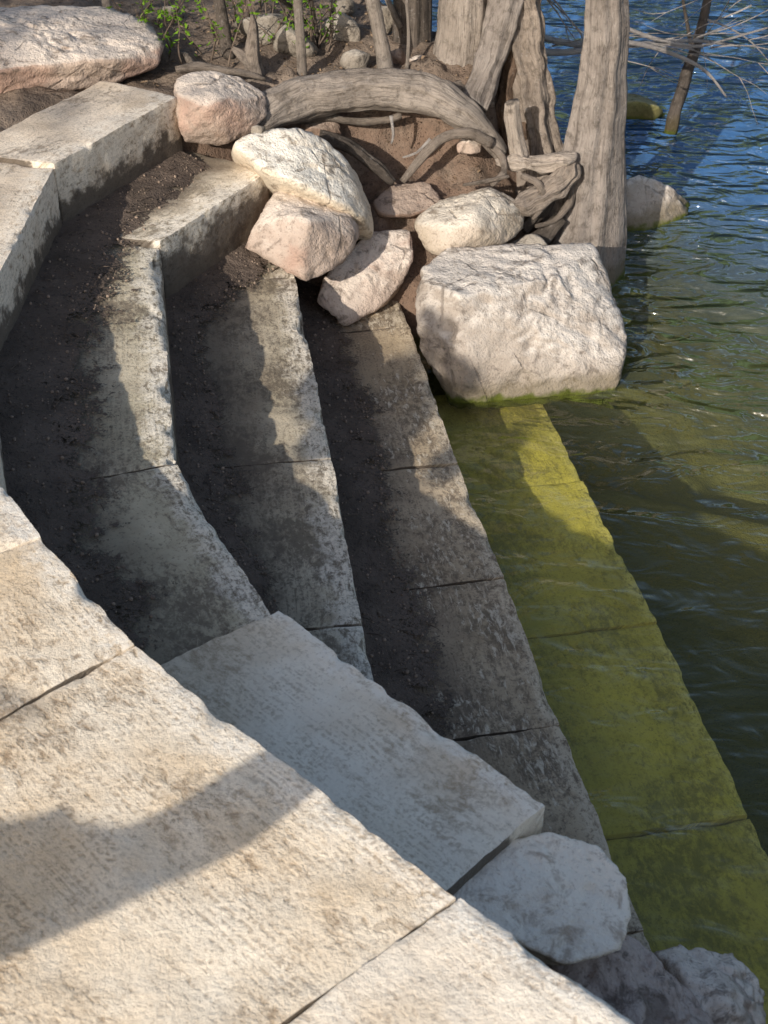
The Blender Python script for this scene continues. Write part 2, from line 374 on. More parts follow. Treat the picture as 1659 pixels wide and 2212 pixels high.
jn = (fl(P(615,2212,0))-A[1]).normalized()*1.02
tier(A, ZA, .85, .235, [
 dict(m='a2', l='pale sunlit slab at the bottom of the picture, cut by the lower right corner', dz=(0,.004,0,0), off=(0,.004)),
 dict(m='a', l='largest cream slab in the foreground crossed by the dark limb shadow'),
 dict(m='a', l='sunny tan slab at the left edge, next behind the largest foreground slab', dz=(.004,.004,0,0)),
 dict(m='a2', l='small broken pale slab corner at the left edge above the dark soil', z=.004, amp=1.4),
 dict(m='a3', d=.3, l='top step block at far left, mostly outside the frame'),
 dict(m='a3', d=.34, l='short top step block at left edge with muddy dark front face', z=-.005),
 dict(m='a3', d=.30, l='long top step block ending at the round buff boulder, pale front face', z=.01),
], 10, {1: jn})
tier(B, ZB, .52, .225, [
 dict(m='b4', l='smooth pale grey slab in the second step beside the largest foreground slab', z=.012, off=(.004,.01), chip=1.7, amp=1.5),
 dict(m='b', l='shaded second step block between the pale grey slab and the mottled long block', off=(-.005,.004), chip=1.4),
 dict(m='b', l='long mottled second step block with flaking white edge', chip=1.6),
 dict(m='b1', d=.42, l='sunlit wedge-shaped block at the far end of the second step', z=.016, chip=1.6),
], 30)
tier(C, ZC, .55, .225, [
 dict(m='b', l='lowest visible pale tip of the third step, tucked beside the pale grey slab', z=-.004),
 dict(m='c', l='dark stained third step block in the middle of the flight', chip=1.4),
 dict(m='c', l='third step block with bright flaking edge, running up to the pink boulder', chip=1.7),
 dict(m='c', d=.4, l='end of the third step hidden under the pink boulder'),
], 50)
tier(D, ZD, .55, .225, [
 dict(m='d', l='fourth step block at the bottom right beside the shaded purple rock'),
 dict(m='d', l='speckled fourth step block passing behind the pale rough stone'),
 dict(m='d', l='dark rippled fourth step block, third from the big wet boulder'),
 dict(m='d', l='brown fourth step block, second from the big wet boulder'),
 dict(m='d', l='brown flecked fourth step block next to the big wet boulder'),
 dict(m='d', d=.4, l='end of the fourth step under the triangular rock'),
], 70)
tier(E, ZE, .60, .25, [
 dict(m='e', l='olive underwater step block in the bottom right corner', z=-.012),
 dict(m='e', l='olive underwater step block, the long one above the corner block'),
 dict(m='e', l='olive underwater step block in the middle of the sunken step', z=.004),
 dict(m='e', l='sunken step block with a bright yellow sunlit edge beneath the big boulder'),
], 90)
# ------------------------------------------------------------------ ground and lake bed, one sheet
BL = [Vector((30,-28,0)), Vector((3,-1.6,0))]+A+[Vector((-.42,4.50,0)), Vector((0,4.64,0)), Vector((.32,4.64,0)), Vector((.46,4.80,0)), Vector((.36,5.0,0)), Vector((.14,5.3,0)), Vector((-.1,5.7,0)), Vector((-.4,6.2,0)), Vector((-1.2,7.5,0)), Vector((-6,12,0)), Vector((-60,50,0))]
LAND = BL+[Vector((-900,50,0)), Vector((-900,-900,0)), Vector((30,-900,0))]
seg = [(a.x, a.y, b.x-a.x, b.y-a.y) for a, b in zip(BL[:-1], BL[1:])]
poly = [(v.x, v.y) for v in LAND]
def sdist(x, y):
    best = 1e18
    for ax, ay, dx, dy in seg:
        t = ((x-ax)*dx+(y-ay)*dy)/(dx*dx+dy*dy); t = 0 if t < 0 else 1 if t > 1 else t
        ex, ey = x-ax-t*dx, y-ay-t*dy; q = ex*ex+ey*ey
        if q < best: best = q
    ins = False; j = len(poly)-1
    for i in range(len(poly)):
        xi, yi = poly[i]; xj, yj = poly[j]
        if (yi > y) != (yj > y) and x < (xj-xi)*(y-yi)/(yj-yi)+xi: ins = not ins
        j = i
    d = math.sqrt(best)
    return d if ins else -d
def interp(x, t):
    if x <= t[0][0]: return t[0][1]
    for (a, b), (c, d) in zip(t[:-1], t[1:]):
        if x <= c: return b+(d-b)*(x-a)/(c-a)
    return t[-1][1]
def gz(x, y):
    s = sdist(x, y)
    w = sstep(-.12, .10, y-(4.14-.28*(x+.4)))
    zs = interp(s, [(-40,-8),(-9,-3.4),(-3.4,-1.8),(-1.75,-1.25),(-.05,-1.15),(.0,-.9),(.22,-.05),(.5,-.02),(3,.05),(200,2.5)])
    zb = interp(s, [(-40,-8),(-8,-3),(-2,-1.35),(-.9,-.90),(-.5,-.62),(-.30,-.47),(-.06,-.36),(.05,-.10),(.35,-.04),(3,.08),(200,2.5)])
    zr = interp(s, [(-40,-8),(-8,-3),(-1.2,-1.40),(-.45,-1.15),(-.30,-.95),(-.18,-.62),(-.05,-.40),(.06,-.14),(.35,-.05),(3,.08),(200,2.5)])
    e = sstep(.30, .55, x+.35*max(0, y-4.6)); zb = zb*(1-e)+zr*e
    z = zs*(1-w)+zb*w
    if -2.5 < x < 2.2 and -1 < y < 9:
        p = (x, y, 0); k = w if s < .2 else 1
        z += k*(.035*n1(p, 3.1, 2)+.022*n1(p, 9, 3)+.012*n1(p, 22, 4)+.006*n1(p, 45, 6))
        if -.4 < s < .12: z += k*(.07*(abs(n1(p, 7, 8))-.2)+.04*(abs(n1(p, 15, 9))-.2)+.02*n1(p, 30, 11))
    else: z += .15*n1((x, y, 0), .15, 5)*min(1, abs(s)/10)
    return z
def axis(lo, a, b, hi, step):
    c = [a+i*step for i in range(int(round((b-a)/step))+1)]
    g = step; v = b; up = []
    while v < hi: g *= 1.35; v += g; up.append(v)
    g = step; v = a; dn = []
    while v > lo: g *= 1.35; v -= g; dn.append(v)
    return dn[::-1]+c+up
xs = axis(-900, -2.0, 1.4, 900, .02); ys = axis(-900, 3.3, 6.6, 900, .02)
mb = MB(); mb.v = [Vector((x, y, gz(x, y))) for y in ys for x in xs]; mb.uv = [(v.x, v.y) for v in mb.v]
nx = len(xs)
mb.f = [(j*nx+i, j*nx+i+1, (j+1)*nx+i+1, (j+1)*nx+i) for j in range(len(ys)-1) for i in range(nx-1)]
tag(mb.build('ground', M['ground']), kind='structure')
mb = MB(); mb.add([(-900,-900,WZ),(900,-900,WZ),(900,900,WZ),(-900,900,WZ)], [(0,1,2,3)])
tag(mb.build('water', M['water']), kind='structure')
# unseen wooded far shore, added to cut bright sky from the water's reflection
mb = MB(); NH = 160
for i in range(NH+1):
    a = R(-75+150*i/NH); d = Vector((math.sin(a), math.cos(a), 0)); top = 7+3*n1((i*.35, 0, 0), 1, 3)+3*n1((i*1.3, 4, 0), 1, 4)
    for r, z in ((78, -2), (80, 3), (84, top*.7), (92, top), (120, top*.9), (160, -2)):
        mb.v.append(d*(r+4*n1((i*.8, r, 0), 1, 6))+Vector((0, 0, z))); mb.uv.append((i, z))
mb.f = [(i*6+k, (i+1)*6+k, (i+1)*6+k+1, i*6+k+1) for i in range(NH) for k in range(5)]
tag(mb.build('hills', M['hill']), kind='structure')
# ------------------------------------------------------------------ soil drifted against the risers
drift_pts = []
def drift(riser, ws, z, seed, label, t0=.040):
    ns = normals(riser)
    line = []
    for i in range(len(riser)-1):
        n = max(2, int((riser[i+1]-riser[i]).length/.012))
        for k in range(n):
            t = k/n; line.append((riser[i].lerp(riser[i+1], t), ns[i].lerp(ns[i+1], t), ws[i]*(1-t)+ws[i+1]*t))
    mb = MB(); K = 30; mb.front = []
    for p, n, w in line:
        for k in range(K):
            s = k/(K-1)*(w*1.5+.03)-.02
            q = p-n*s
            ww = max(.01, w*(1+.4*n1((q.x, q.y, 0), 5, seed)))
            ratio = 1-s/ww
            th = t0*max(0, ratio)*min(1, w/.08+.1)
            zz = z+.0075+th+.5*min(1, max(0, ratio)*2)*(.012*n1((q.x, q.y, 1), 14, seed)+.010*n1((q.x, q.y, 1), 40, seed))+.002*n1((q.x, q.y, 1), 90, seed)
            mb.v.append(Vector((q.x, q.y, zz))); mb.uv.append((q.x, q.y))
            mb.front.append(ratio*1.1 if k < K-1 else -2.)
            if ratio > .0 and s > .01: drift_pts.append((Vector((q.x, q.y, zz)), s/ww))
    for i in range(len(line)-1):
        for k in range(K-1):
            a = i*K+k; mb.f.append((a+1, a+K+1, a+K, a))
    tag(mb.build('soil_drift', M['soil']), label, 'soil', kind='stuff')
drift(A[2:], [.03,.18,.21,.23,.21,.17], ZB, 1, 'dark soil washed against the top riser on the second step')
drift(B[1:], [.09,.15,.14,.17], ZC, 2, 'dark soil lying along the back of the third step')
drift(C, [.16,.17,.17,.18,.18], ZD, 3, 'dark soil lying along the back of the fourth step')
mb = MB()
ico = bmesh.new(); bmesh.ops.create_icosphere(ico, subdivisions=1, radius=1); ico.verts.ensure_lookup_table()
iv = [v.co.copy() for v in ico.verts]; jf = [tuple(v.index for v in f.verts) for f in ico.faces]; ico.free()
for k in range(1900):
    p, _ = random.choice(drift_pts)
    r = .0018+.0035*random.random()**3
    sx, sy, sz = (r*random.uniform(.7, 1.4) for _ in range(3)); rz = random.random()*6
    mb.add([p+Vector((v.x*sx*math.cos(rz)-v.y*sy*math.sin(rz), v.x*sx*math.sin(rz)+v.y*sy*math.cos(rz), v.z*sz+r*.3)) for v in iv], jf)
tag(mb.build('gravel', M['pebble']), 'tiny pebbles scattered over the dark soil of the steps', 'gravel', kind='stuff')
# ------------------------------------------------------------------ tubes, trunks, roots
def catmull(pts, rad, step):
    out = []
    n = len(pts)
    for i in range(n-1):
        p0, p1, p2, p3 = pts[max(0, i-1)], pts[i], pts[i+1], pts[min(n-1, i+2)]
        m = max(2, int((p2-p1).length/step))
        for k in range(m):
            t = k/m
            q = .5*((2*p1)+(p2-p0)*t+(2*p0-5*p1+4*p2-p3)*t*t+(3*p1-p0-3*p2+p3)*t**3)
            out.append((q, rad[i]*(1-t)+rad[i+1]*t))
    out.append((pts[-1], rad[-1])); return out
def tube(mb, pts, rad, nseg=12, step=.02, flute=0., fk=3., ripple=0., seed=0, stretch=.25, jag=0., lump=0.):
    line = catmull([Vector(p) for p in pts], rad, step)
    b = len(mb.v); t0 = (line[1][0]-line[0][0]).normalized()
    u = t0.orthogonal().normalized(); L = 0.; prev = line[0][0]
    for i, (q, r) in enumerate(line):
        t = (line[min(i+1, len(line)-1)][0]-line[max(i-1, 0)][0]).normalized()
        u = (u-t*u.dot(t)).normalized(); w = t.cross(u); L += (q-prev).length; prev = q
        for k in range(nseg+1):
            a = 2*math.pi*k/nseg; c, s = math.cos(a), math.sin(a)
            rr = r
            if flute: rr *= 1+flute*n1((c*fk/2, s*fk/2, L*stretch*3), 1, seed)
            if ripple: rr *= 1+ripple*n1((c*fk*3, s*fk*3, L*stretch*20), 1, seed+9)
            q2 = q+(u*c+w*s)*rr
            if lump: q2 = q2+nv(q2, 9, seed)*lump+nv(q2, 24, seed)*lump*.45
            if jag and i == len(line)-1: q2 += t*jag*n1((c*2, s*2, 0), 1.3, seed)
            mb.v.append(q2); mb.uv.append((k/nseg*2*math.pi*.1, L))
    n = nseg+1
    for i in range(len(line)-1):
        for k in range(nseg): mb.f.append((b+i*n+k, b+i*n+k+1, b+(i+1)*n+k+1, b+(i+1)*n+k))
    e = b+(len(line)-1)*n
    mb.f.append(tuple(e+k for k in range(nseg))); mb.f.append(tuple(b+k for k in range(nseg-1, -1, -1)))
def pxtube(mb, lst, **kw):             # (px, py, Y, radius in photo pixels)
    tube(mb, [at(a, b, y) for a, b, y, r in lst], [r*PXM*at(a, b, y).length for a, b, y, r in lst], **kw)
def limbs(root, top, mat, n, L, seed, r=.03):
    rnd = random.Random(seed)
    for k in range(n):
        m2 = MB(); a = rnd.random()*6.28; p = top-Vector((0, 0, rnd.random()*.9)); d = Vector((math.cos(a), math.sin(a), .7))
        pts = [p]
        for i in range(4):
            d = (d+Vector((rnd.uniform(-.3,.3), rnd.uniform(-.3,.3), rnd.uniform(-.1,.3)))).normalized(); pts.append(pts[-1]+d*L/4)
        tube(m2, pts, [r, r*.8, r*.6, r*.4, r*.15], nseg=7, step=.1); m2.build('limb', mat, root)
# right-hand cypress standing at the water's edge
base = at(1275, 590, 4.55)
t = thing('cypress_tree', (base.x, base.y, WZ-.3), 'grey cypress trunk with flared base rising from the water beside the big boulder', 'tree')
mb = MB()
pxtube(mb, [(1230,730,4.55,156),(1240,600,4.55,122),(1256,520,4.55,102),(1271,440,4.55,85),(1287,300,4.55,66),(1305,150,4.56,52),(1313,0,4.57,45),(1318,-250,4.6,42),(1325,-1100,4.7,38)], nseg=120, step=.014, flute=.18, fk=5.5, ripple=.035, seed=4, stretch=.2, lump=.006)
mb.build('trunk', M['bark'], t)
for lst in [[(1215,470,4.42,16),(1180,510,4.38,17),(1140,530,4.34,13),(1110,535,4.32,9)]]:
    mb = MB(); pxtube(mb, lst, nseg=28, flute=.3, ripple=.1, seed=8, lump=.012); mb.build('root', M['barkd'], t)
limbs(t, at(1324, -1000, 4.69), M['bark'], 6, 1.6, 1)
# trunk behind the arched root
b2 = at(1000, 190, 4.85)
t = thing('cypress_tree', (b2.x, b2.y, b2.z-.2), 'stout grey trunk standing right behind the arched root', 'tree')
mb = MB(); pxtube(mb, [(980,270,4.85,76),(988,180,4.85,64),(998,90,4.86,57),(1004,0,4.87,55),(1012,-250,4.9,52),(1020,-1000,5,45)], nseg=90, step=.014, flute=.10, fk=5.5, ripple=.03, seed=12, lump=.005)
mb.build('trunk', M['bark2'], t); limbs(t, at(1020, -950, 5), M['bark2'], 5, 1.5, 2)
b3 = at(890, 130, 4.98)
t = thing('cypress_tree', (b3.x, b3.y, b3.z-.2), 'dark shaded trunk in the background, left of the stout grey trunk', 'tree')
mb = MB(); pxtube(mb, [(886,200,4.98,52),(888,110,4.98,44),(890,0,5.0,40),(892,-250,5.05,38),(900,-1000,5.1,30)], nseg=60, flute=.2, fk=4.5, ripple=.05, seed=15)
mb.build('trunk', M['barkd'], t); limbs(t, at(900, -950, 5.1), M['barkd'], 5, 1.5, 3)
for (lst, m, lab, sd) in [
  ([(655,190,4.66,11),(652,110,4.66,11),(648,40,4.67,10),(643,-60,4.7,10),(630,-700,4.8,7)], 'bark2', 'thin straight pale sapling trunk behind the left end of the arched root', 21),
  ([(838,190,4.70,22),(830,120,4.72,16),(818,60,4.73,15),(806,0,4.75,15),(790,-100,4.8,14),(760,-700,4.9,10)], 'bark2', 'leaning pale sapling trunk behind the top of the arched root', 22),
  ([(494,125,4.78,15),(485,60,4.8,13),(476,10,4.82,12),(465,-80,4.85,11),(450,-600,4.95,8)], 'barkd', 'dark sapling trunk among the green shoots, left of the driftwood stub', 23),
  ([(690,130,4.9,6),(684,70,4.9,5),(672,0,4.92,5),(660,-100,4.95,4),(640,-500,5.05,2.5)], 'barkd', 'thin dark stem just right of the straight pale sapling', 24),
  ([(880,150,4.72,4),(884,80,4.74,4),(879,0,4.76,3.5),(876,-100,4.8,3),(870,-500,4.9,2)], 'bark2', 'very thin pale stem in front of the dark shaded trunk', 25),
  ([(235,30,4.98,9),(228,0,5.0,9),(220,-60,5.02,8),(200,-500,5.1,5)], 'bark2', 'short visible bit of grey stem above the big flat sandy rock', 26)]:
    bb = at(*lst[0][:3]); t = thing('sapling', (bb.x, bb.y, bb.z-.02), lab, 'tree')
    mb = MB(); pxtube(mb, lst, nseg=20, flute=.12, ripple=.05, seed=sd, lump=.003); mb.build('trunk', M[m], t)
    limbs(t, at(*lst[-1][:3]), M[m], 4, .8, sd, .012)
# the old stump with its arched root
sb = at(1150, 345, 4.70)
t = thing('tree_stump', (sb.x, sb.y, sb.z-.1), 'old weathered stump with split hollow trunk and a thick arched root reaching left', 'stump')
mb = MB()
pxtube(mb, [(1168,420,4.68,66),(1165,330,4.70,40),(1155,240,4.73,36),(1142,150,4.76,38),(1130,70,4.79,42),(1118,0,4.82,48),(1105,-140,4.86,44),(1095,-260,4.9,34)], nseg=100, step=.012, flute=.45, fk=5.2, ripple=.10, seed=31, stretch=.4, jag=.12, lump=.018)
mb.build('trunk', M['root'], t)
mb = MB()
pxtube(mb, [(1020,232,4.60,34),(1045,180,4.66,30),(1068,110,4.72,32),(1086,40,4.77,38),(1098,-40,4.82,40),(1100,-150,4.86,30)], nseg=72, step=.012, flute=.25, fk=4.6, ripple=.05, seed=33, stretch=.4, lump=.014)
mb.build('split_trunk', M['bark'], t)
mb = MB(); pxtube(mb, [(1098,345,4.74,40),(1098,250,4.76,38),(1102,170,4.79,34),(1106,60,4.82,28)], nseg=48, step=.014, flute=.7, fk=5, ripple=.25, seed=35, lump=.02)
mb.build('rotten_core', M['core'], t)
def root(lst, m='root', **kw):
    mb = MB(); pxtube(mb, lst, **kw); return mb.build('root', M[m], t)
o = root([(545,262,4.36,38),(585,238,4.40,43),(650,215,4.46,46),(740,198,4.5,45),(850,194,4.53,44),(940,212,4.53,42),(1000,248,4.52,35),(1050,290,4.52,24),(1085,330,4.52,16)], 'bark2', nseg=80, step=.01, flute=.16, fk=4, ripple=.04, seed=41, lump=.012)
o['label'] = 'thick arched root, pale and barky'
root([(930,205,4.66,30),(1000,205,4.68,30),(1060,195,4.7,34)], nseg=32, flute=.4, ripple=.1, seed=42, lump=.01)
root([(1104,222,4.50,15),(1108,270,4.50,17),(1122,345,4.48,22)], 'dead', nseg=32, flute=.4, ripple=.1, seed=43, lump=.008)
root([(1072,350,4.50,10),(1105,352,4.47,19),(1160,352,4.44,22),(1210,348,4.42,20),(1240,356,4.41,8)], 'dead', nseg=56, step=.009, flute=.4, fk=4, ripple=.14, seed=44, lump=.026)
root([(1236,340,4.45,9),(1226,378,4.40,21),(1196,412,4.37,24),(1148,434,4.35,19),(1098,446,4.33,6)], 'root', nseg=56, step=.009, flute=.5, fk=4, ripple=.18, seed=54, lump=.028)
root([(1180,400,4.5,13),(1172,450,4.44,14),(1130,495,4.38,10)], 'barkd', nseg=28, flute=.5, ripple=.15, seed=45, lump=.016)
root([(1235,390,4.46,8),(1228,440,4.42,9),(1200,475,4.38,7),(1160,490,4.35,4)], 'root', nseg=20, flute=.4, ripple=.12, seed=65, lump=.014)
root([(1130,375,4.40,6),(1165,400,4.36,7),(1175,440,4.34,6),(1150,475,4.32,4)], 'root', nseg=18, flute=.4, ripple=.12, seed=66, lump=.014)
root([(870,392,4.40,7),(905,350,4.42,9),(950,300,4.45,10),(1010,288,4.46,11),(1060,310,4.48,12)], 'root', nseg=16, flute=.4, ripple=.1, seed=46, lump=.010)
root([(690,300,4.42,16),(750,318,4.42,17),(800,350,4.4,14),(855,392,4.38,10)], 'barkd', nseg=20, flute=.4, ripple=.1, seed=47, lump=.010)
root([(600,262,4.5,8),(700,255,4.52,10),(800,262,4.54,8),(870,250,4.55,7)], 'root', nseg=14, flute=.4, seed=48, lump=.010)
root([(1060,310,4.5,9),(1085,340,4.47,8),(1090,375,4.42,7),(1060,400,4.38,5)], 'root', nseg=14, flute=.3, seed=58, lump=.008)
root([(845,250,4.46,4),(850,290,4.46,3),(846,310,4.46,2)], 'twig', nseg=8, seed=49)
root([(930,300,4.5,4),(900,330,4.48,3),(870,340,4.47,2)], 'twig', nseg=8, seed=59)
root([(1000,400,4.36,4),(1050,392,4.37,5),(1100,380,4.38,4)], 'root', nseg=8, seed=60, lump=.004)
# driftwood stub and small roots on the bank
mb = MB(); pxtube(mb, [(560,180,4.62,18),(548,140,4.62,18),(546,100,4.62,13),(548,60,4.63,9),(545,30,4.63,3)], nseg=24, flute=.4, ripple=.08, seed=51, lump=.006)
pxtube(mb, [(548,150,4.62,15),(528,125,4.62,13),(503,104,4.62,5)], nseg=18, flute=.35, ripple=.08, seed=52, lump=.006)
tag(mb.build('driftwood', M['root']), 'forked brown driftwood stub sticking up behind the round buff boulder', 'driftwood')
for k, (lst, lab) in enumerate([
  ([(380,150,4.55,7),(430,143,4.56,9),(480,152,4.55,8),(530,160,4.52,7),(575,168,4.5,4)], 'surface root lying on the soil left of the driftwood stub'),
  ([(398,118,4.7,6),(415,135,4.65,9),(425,160,4.6,5)], 'short crooked root end on the slope by the big flat rock'),
  ([(880,175,4.66,5),(930,140,4.78,7),(965,118,4.84,5)], 'fallen bleached stick between the dark trunk and the stout trunk')]):
    mb = MB(); pxtube(mb, lst, nseg=14, flute=.4, ripple=.1, seed=60+k, lump=.008); tag(mb.build('surface_root', M['root']), lab, 'root')
# leaning dead snag in the water
bs = at(1450, 290, 5.86)
t = thing('dead_snag', (bs.x, bs.y, WZ-.2), 'thin leaning dead trunk standing in the water by the mossy rock', 'tree')
mb = MB(); pxtube(mb, [(1440,330,5.85,14),(1450,280,5.86,14),(1470,205,5.88,13),(1500,110,5.9,11),(1528,10,5.95,9),(1550,-120,6.0,7)], nseg=20, flute=.35, ripple=.1, seed=71, lump=.006); mb.build('trunk', M['barkd'], t)
rnd = random.Random(5)
def twig(parent, p, d, L, r, seed, m='twig', droop=-.15, sub=4, name='twig'):
    rr = random.Random(seed); mb = MB(); pts = [p]; dd = d.normalized(); subs = []
    for i in range(6):
        dd = (dd+Vector((rr.uniform(-.13,.13), rr.uniform(-.13,.13), rr.uniform(-.13,.13)+droop))).normalized()
        pts.append(pts[-1]+dd*L/6)
        if i > 0: subs.append((pts[-1], dd.copy()))
    tube(mb, pts, [r, r*.85, r*.7, r*.55, r*.42, r*.3, r*.15], nseg=6, step=.03)
    for k in range(sub):
        q, d2 = rr.choice(subs); d3 = (d2+Vector((rr.uniform(-.6,.6), rr.uniform(-.6,.6), rr.uniform(-.5,.5)))).normalized()
        ps = [q]
        for i in range(3):
            d3 = (d3+Vector((rr.uniform(-.2,.2), rr.uniform(-.2,.2), rr.uniform(-.2,.2)))).normalized(); ps.append(ps[-1]+d3*L*.15)
        tube(mb, ps, [r*.5, r*.4, r*.3, r*.15], nseg=5, step=.04)
    return mb.build(name, M[m], parent)
twig(t, at(1495, 120, 5.9), Vector((-.2, 0, 1)), .6, .010, 1, m='barkd', droop=.05)
twig(t, at(1520, 40, 5.93), Vector((.9, 0, -.1)), .5, .006, 2)
# bare bleached branches over the water
bb = at(1160, 90, 5.3)
t = thing('bare_branch', bb, 'bleached bare branch with fine twigs reaching right over the blue water', 'branch')
for lst in [[(1120,60,5.2,6),(1200,88,5.35,7),(1300,100,5.5,7),(1400,95,5.6,6),(1500,88,5.7,4),(1600,100,5.8,2.5)],
            [(1150,112,5.2,8),(1240,112,5.3,7),(1340,92,5.4,6),(1430,108,5.5,5),(1520,150,5.55,3.5),(1570,210,5.6,2)],
            [(1350,60,5.5,4.5),(1420,85,5.55,4.5),(1500,100,5.6,3.5),(1560,88,5.7,2.5),(1659,60,5.8,2)]]:
    mb = MB(); pxtube(mb, lst, nseg=8, step=.03, seed=3); mb.build('bough', M['twig'], t)
for k in range(9):
    px = 1190+k*44+rnd.uniform(-15, 15); py = 96+rnd.uniform(-10, 8)
    twig(t, at(px, py, 5.3+(px-1150)/900), Vector((1, .1, rnd.uniform(-.35, .25))), rnd.uniform(.35, .6), .0042, 100+k, droop=-.03, sub=2)
t2 = thing('bare_branch', at(1659, 20, 5.9), 'spray of thin bare twigs entering from the top right corner', 'branch')
for k in range(4):
    twig(t2, at(1590+k*34, rnd.uniform(-60, 20), 5.8), Vector((rnd.uniform(-1, .1), .1, rnd.uniform(-.5, .1))), rnd.uniform(.4, .6), .0042, 200+k, droop=-.03, sub=2)
t3 = thing('bare_branch', at(1160, -20, 5.2), 'few thin twigs hanging at the top between the stump and the right trunk', 'branch')
for k in range(3):
    twig(t3, at(1150+k*14, -30+k*5, 5.2), Vector((rnd.uniform(.2, 1), .1, rnd.uniform(-.9, -.1))), .4, .0042, 300+k, droop=-.02, sub=2)
# ------------------------------------------------------------------ boulders
def rock(pts, mat, label, seed, back=.2, drop=.06, sub=5, rough=1., k=30, name='boulder', cat='boulder', extra=(), chips=12, cr=(.80, .95)):
    pts = [Vector(p) for p in pts]
    c = sum(pts, Vector())/len(pts)
    if back: pts = pts+[c+(p-c)*.82+Vector((0, back, -drop)) for p in pts]
    pts += [Vector(p) for p in extra]
    bm = bmesh.new()
    for p in pts: bm.verts.new(p)
    bmesh.ops.convex_hull(bm, input=bm.verts[:])
    bm.normal_update()
    c = sum(pts, Vector())/len(pts)
    pl = {}
    for f in bm.faces:
        n = f.normal.copy(); d = n.dot(f.verts[0].co-c)
        if d < 0: n, d = -n, -d
        key = (round(n.x, 1), round(n.y, 1), round(n.z, 1))
        if key not in pl or d > pl[key][1]: pl[key] = (n, max(d, .01))
    bm.free(); pl = list(pl.values())
    rr = random.Random(seed*13)
    for i in range(chips):              # random broken facets
        n = Vector((rr.gauss(0,1), rr.gauss(0,1), rr.gauss(0,1))).normalized()
        pl.append((n, max((p-c).dot(n) for p in pts)*rr.uniform(*cr)))
    bm = bmesh.new(); bmesh.ops.create_icosphere(bm, subdivisions=sub, radius=1)
    size = max((p-c).length for p in pts); mb = MB()
    for v in bm.verts:
        d = v.co.normalized(); s = 0.
        for n, dd in pl:
            q = d.dot(n)
            if q > 0: s += (q/dd)**k
        r = 1.03*s**(-1/k)
        p = c+d*r
        o = nv(p, 1.6/size, seed)*.026+nv(p, 4/size, seed)*.016+nv(p, 9/size, seed)*.010+nv(p, 22/size, seed)*.007+nv(p, 50/size, seed)*.004
        r2 = n1(p, 3.6/size, seed+4); r3 = n1(p, 13/size, seed+6)
        p = p+o*size*rough+d*size*rough*(-.12*max(0, .14-abs(r2))+.016*(abs(r3)-.2)-.08*max(0, n1(p, 7/size, seed+8)-.28))
        mb.v.append(p); mb.uv.append((p.x, p.y))
    bm.verts.index_update(); mb.f = [tuple(v.index for v in f.verts) for f in bm.faces]; bm.free()
    return tag(mb.build(name, M[mat]), label, cat)
rock([P(980,884,-.80), P(1150,868,-.80), P(1335,852,-.80), at(1356,735,3.82), at(1352,800,3.72), at(1300,640,3.92), at(1240,535,4.10), at(1120,543,4.08), at(935,570,4.0), at(893,600,3.88), at(903,740,3.73), at(990,640,3.74), at(1215,600,3.90), at(1000,790,3.62), at(1150,700,3.76)],
     'rkg', 'big pale angular boulder sitting in the water with green algae along its base', 1, back=0, sub=6, k=170, chips=14, rough=.8, cr=(.90, .97),
     extra=[(.22,4.1,-.48),(.72,4.15,-.48),(.24,4.1,-.96),(.76,4.15,-.96),(.27,3.92,-.96),(.74,3.95,-.96)])
rock([at(892,490,4.2), at(930,450,4.3), at(1010,420,4.35), at(1070,406,4.35), at(1125,440,4.35), at(1132,490,4.3), at(1090,530,4.2), at(960,562,4.12), at(920,545,4.12), at(1000,490,4.08)],
     'rk', 'rounded buff boulder between the big wet boulder and the knotted root', 2, k=24, chips=6)
rock([at(795,503,4.2), at(885,497,4.2), at(892,560,4.1), at(852,650,4.0), at(745,705,3.88), at(685,650,3.92), at(700,600,4.0), at(775,520,4.15)],
     'rkp', 'flat triangular rock leaning on the end of the fourth step', 3, back=.14, drop=.1, k=140, chips=4, rough=.8)
rock([at(575,422,4.05), at(640,408,4.1), at(772,460,4.05), at(778,520,3.95), at(740,572,3.88), at(660,605,3.80), at(590,552,3.84), at(518,532,3.88), at(542,480,3.95), at(650,480,3.82)],
     'rkp', 'pinkish boulder with sunlit face at the end of the third step', 4, back=.2, drop=.1, k=160, chips=13, rough=.85, cr=(.84, .96))
rock([at(480,312,4.15), at(560,286,4.2), at(640,278,4.25), at(705,298,4.28), at(775,370,4.25), at(808,450,4.15), at(815,495,4.08), at(760,458,4.0), at(640,398,3.98), at(515,342,4.05)],
     'rkw', 'long whitish rock sloping down beneath the left end of the arched root', 5, back=.12, drop=.16, k=160, chips=13, rough=.85, cr=(.84, .96))
rock([at(366,210,4.22), at(380,170,4.32), at(440,150,4.4), at(520,168,4.4), at(574,205,4.36), at(578,250,4.3), at(540,288,4.24), at(470,318,4.2), at(400,305,4.18), at(382,250,4.16), at(450,220,4.14)],
     'rkp', 'round buff boulder at the far end of the top step block', 6, back=.15, k=80, chips=10, rough=.9, cr=(.84, .96))
rock([at(-160,60,4.4), at(-120,15,4.75), at(60,15,4.85), at(210,15,4.9), at(325,50,4.75), at(350,95,4.60), at(270,168,4.46), at(180,200,4.40), at(0,240,4.28), at(-150,250,4.2), at(60,150,4.30), at(-150,165,4.16), at(240,125,4.40), at(342,140,4.52)],
     'rkp', 'big flat sandy rock in the top left corner', 7, back=.12, drop=.06, k=160, sub=6, chips=9, rough=.85, cr=(.88, .96))
rock([at(800,440,4.32), at(850,400,4.42), at(920,392,4.44), at(962,440,4.36), at(900,468,4.28), at(820,468,4.25)], 'rkr', 'low reddish rock in the soil between whitish rock and rounded boulder', 8, back=.08, k=60, name='rock', cat='rock')
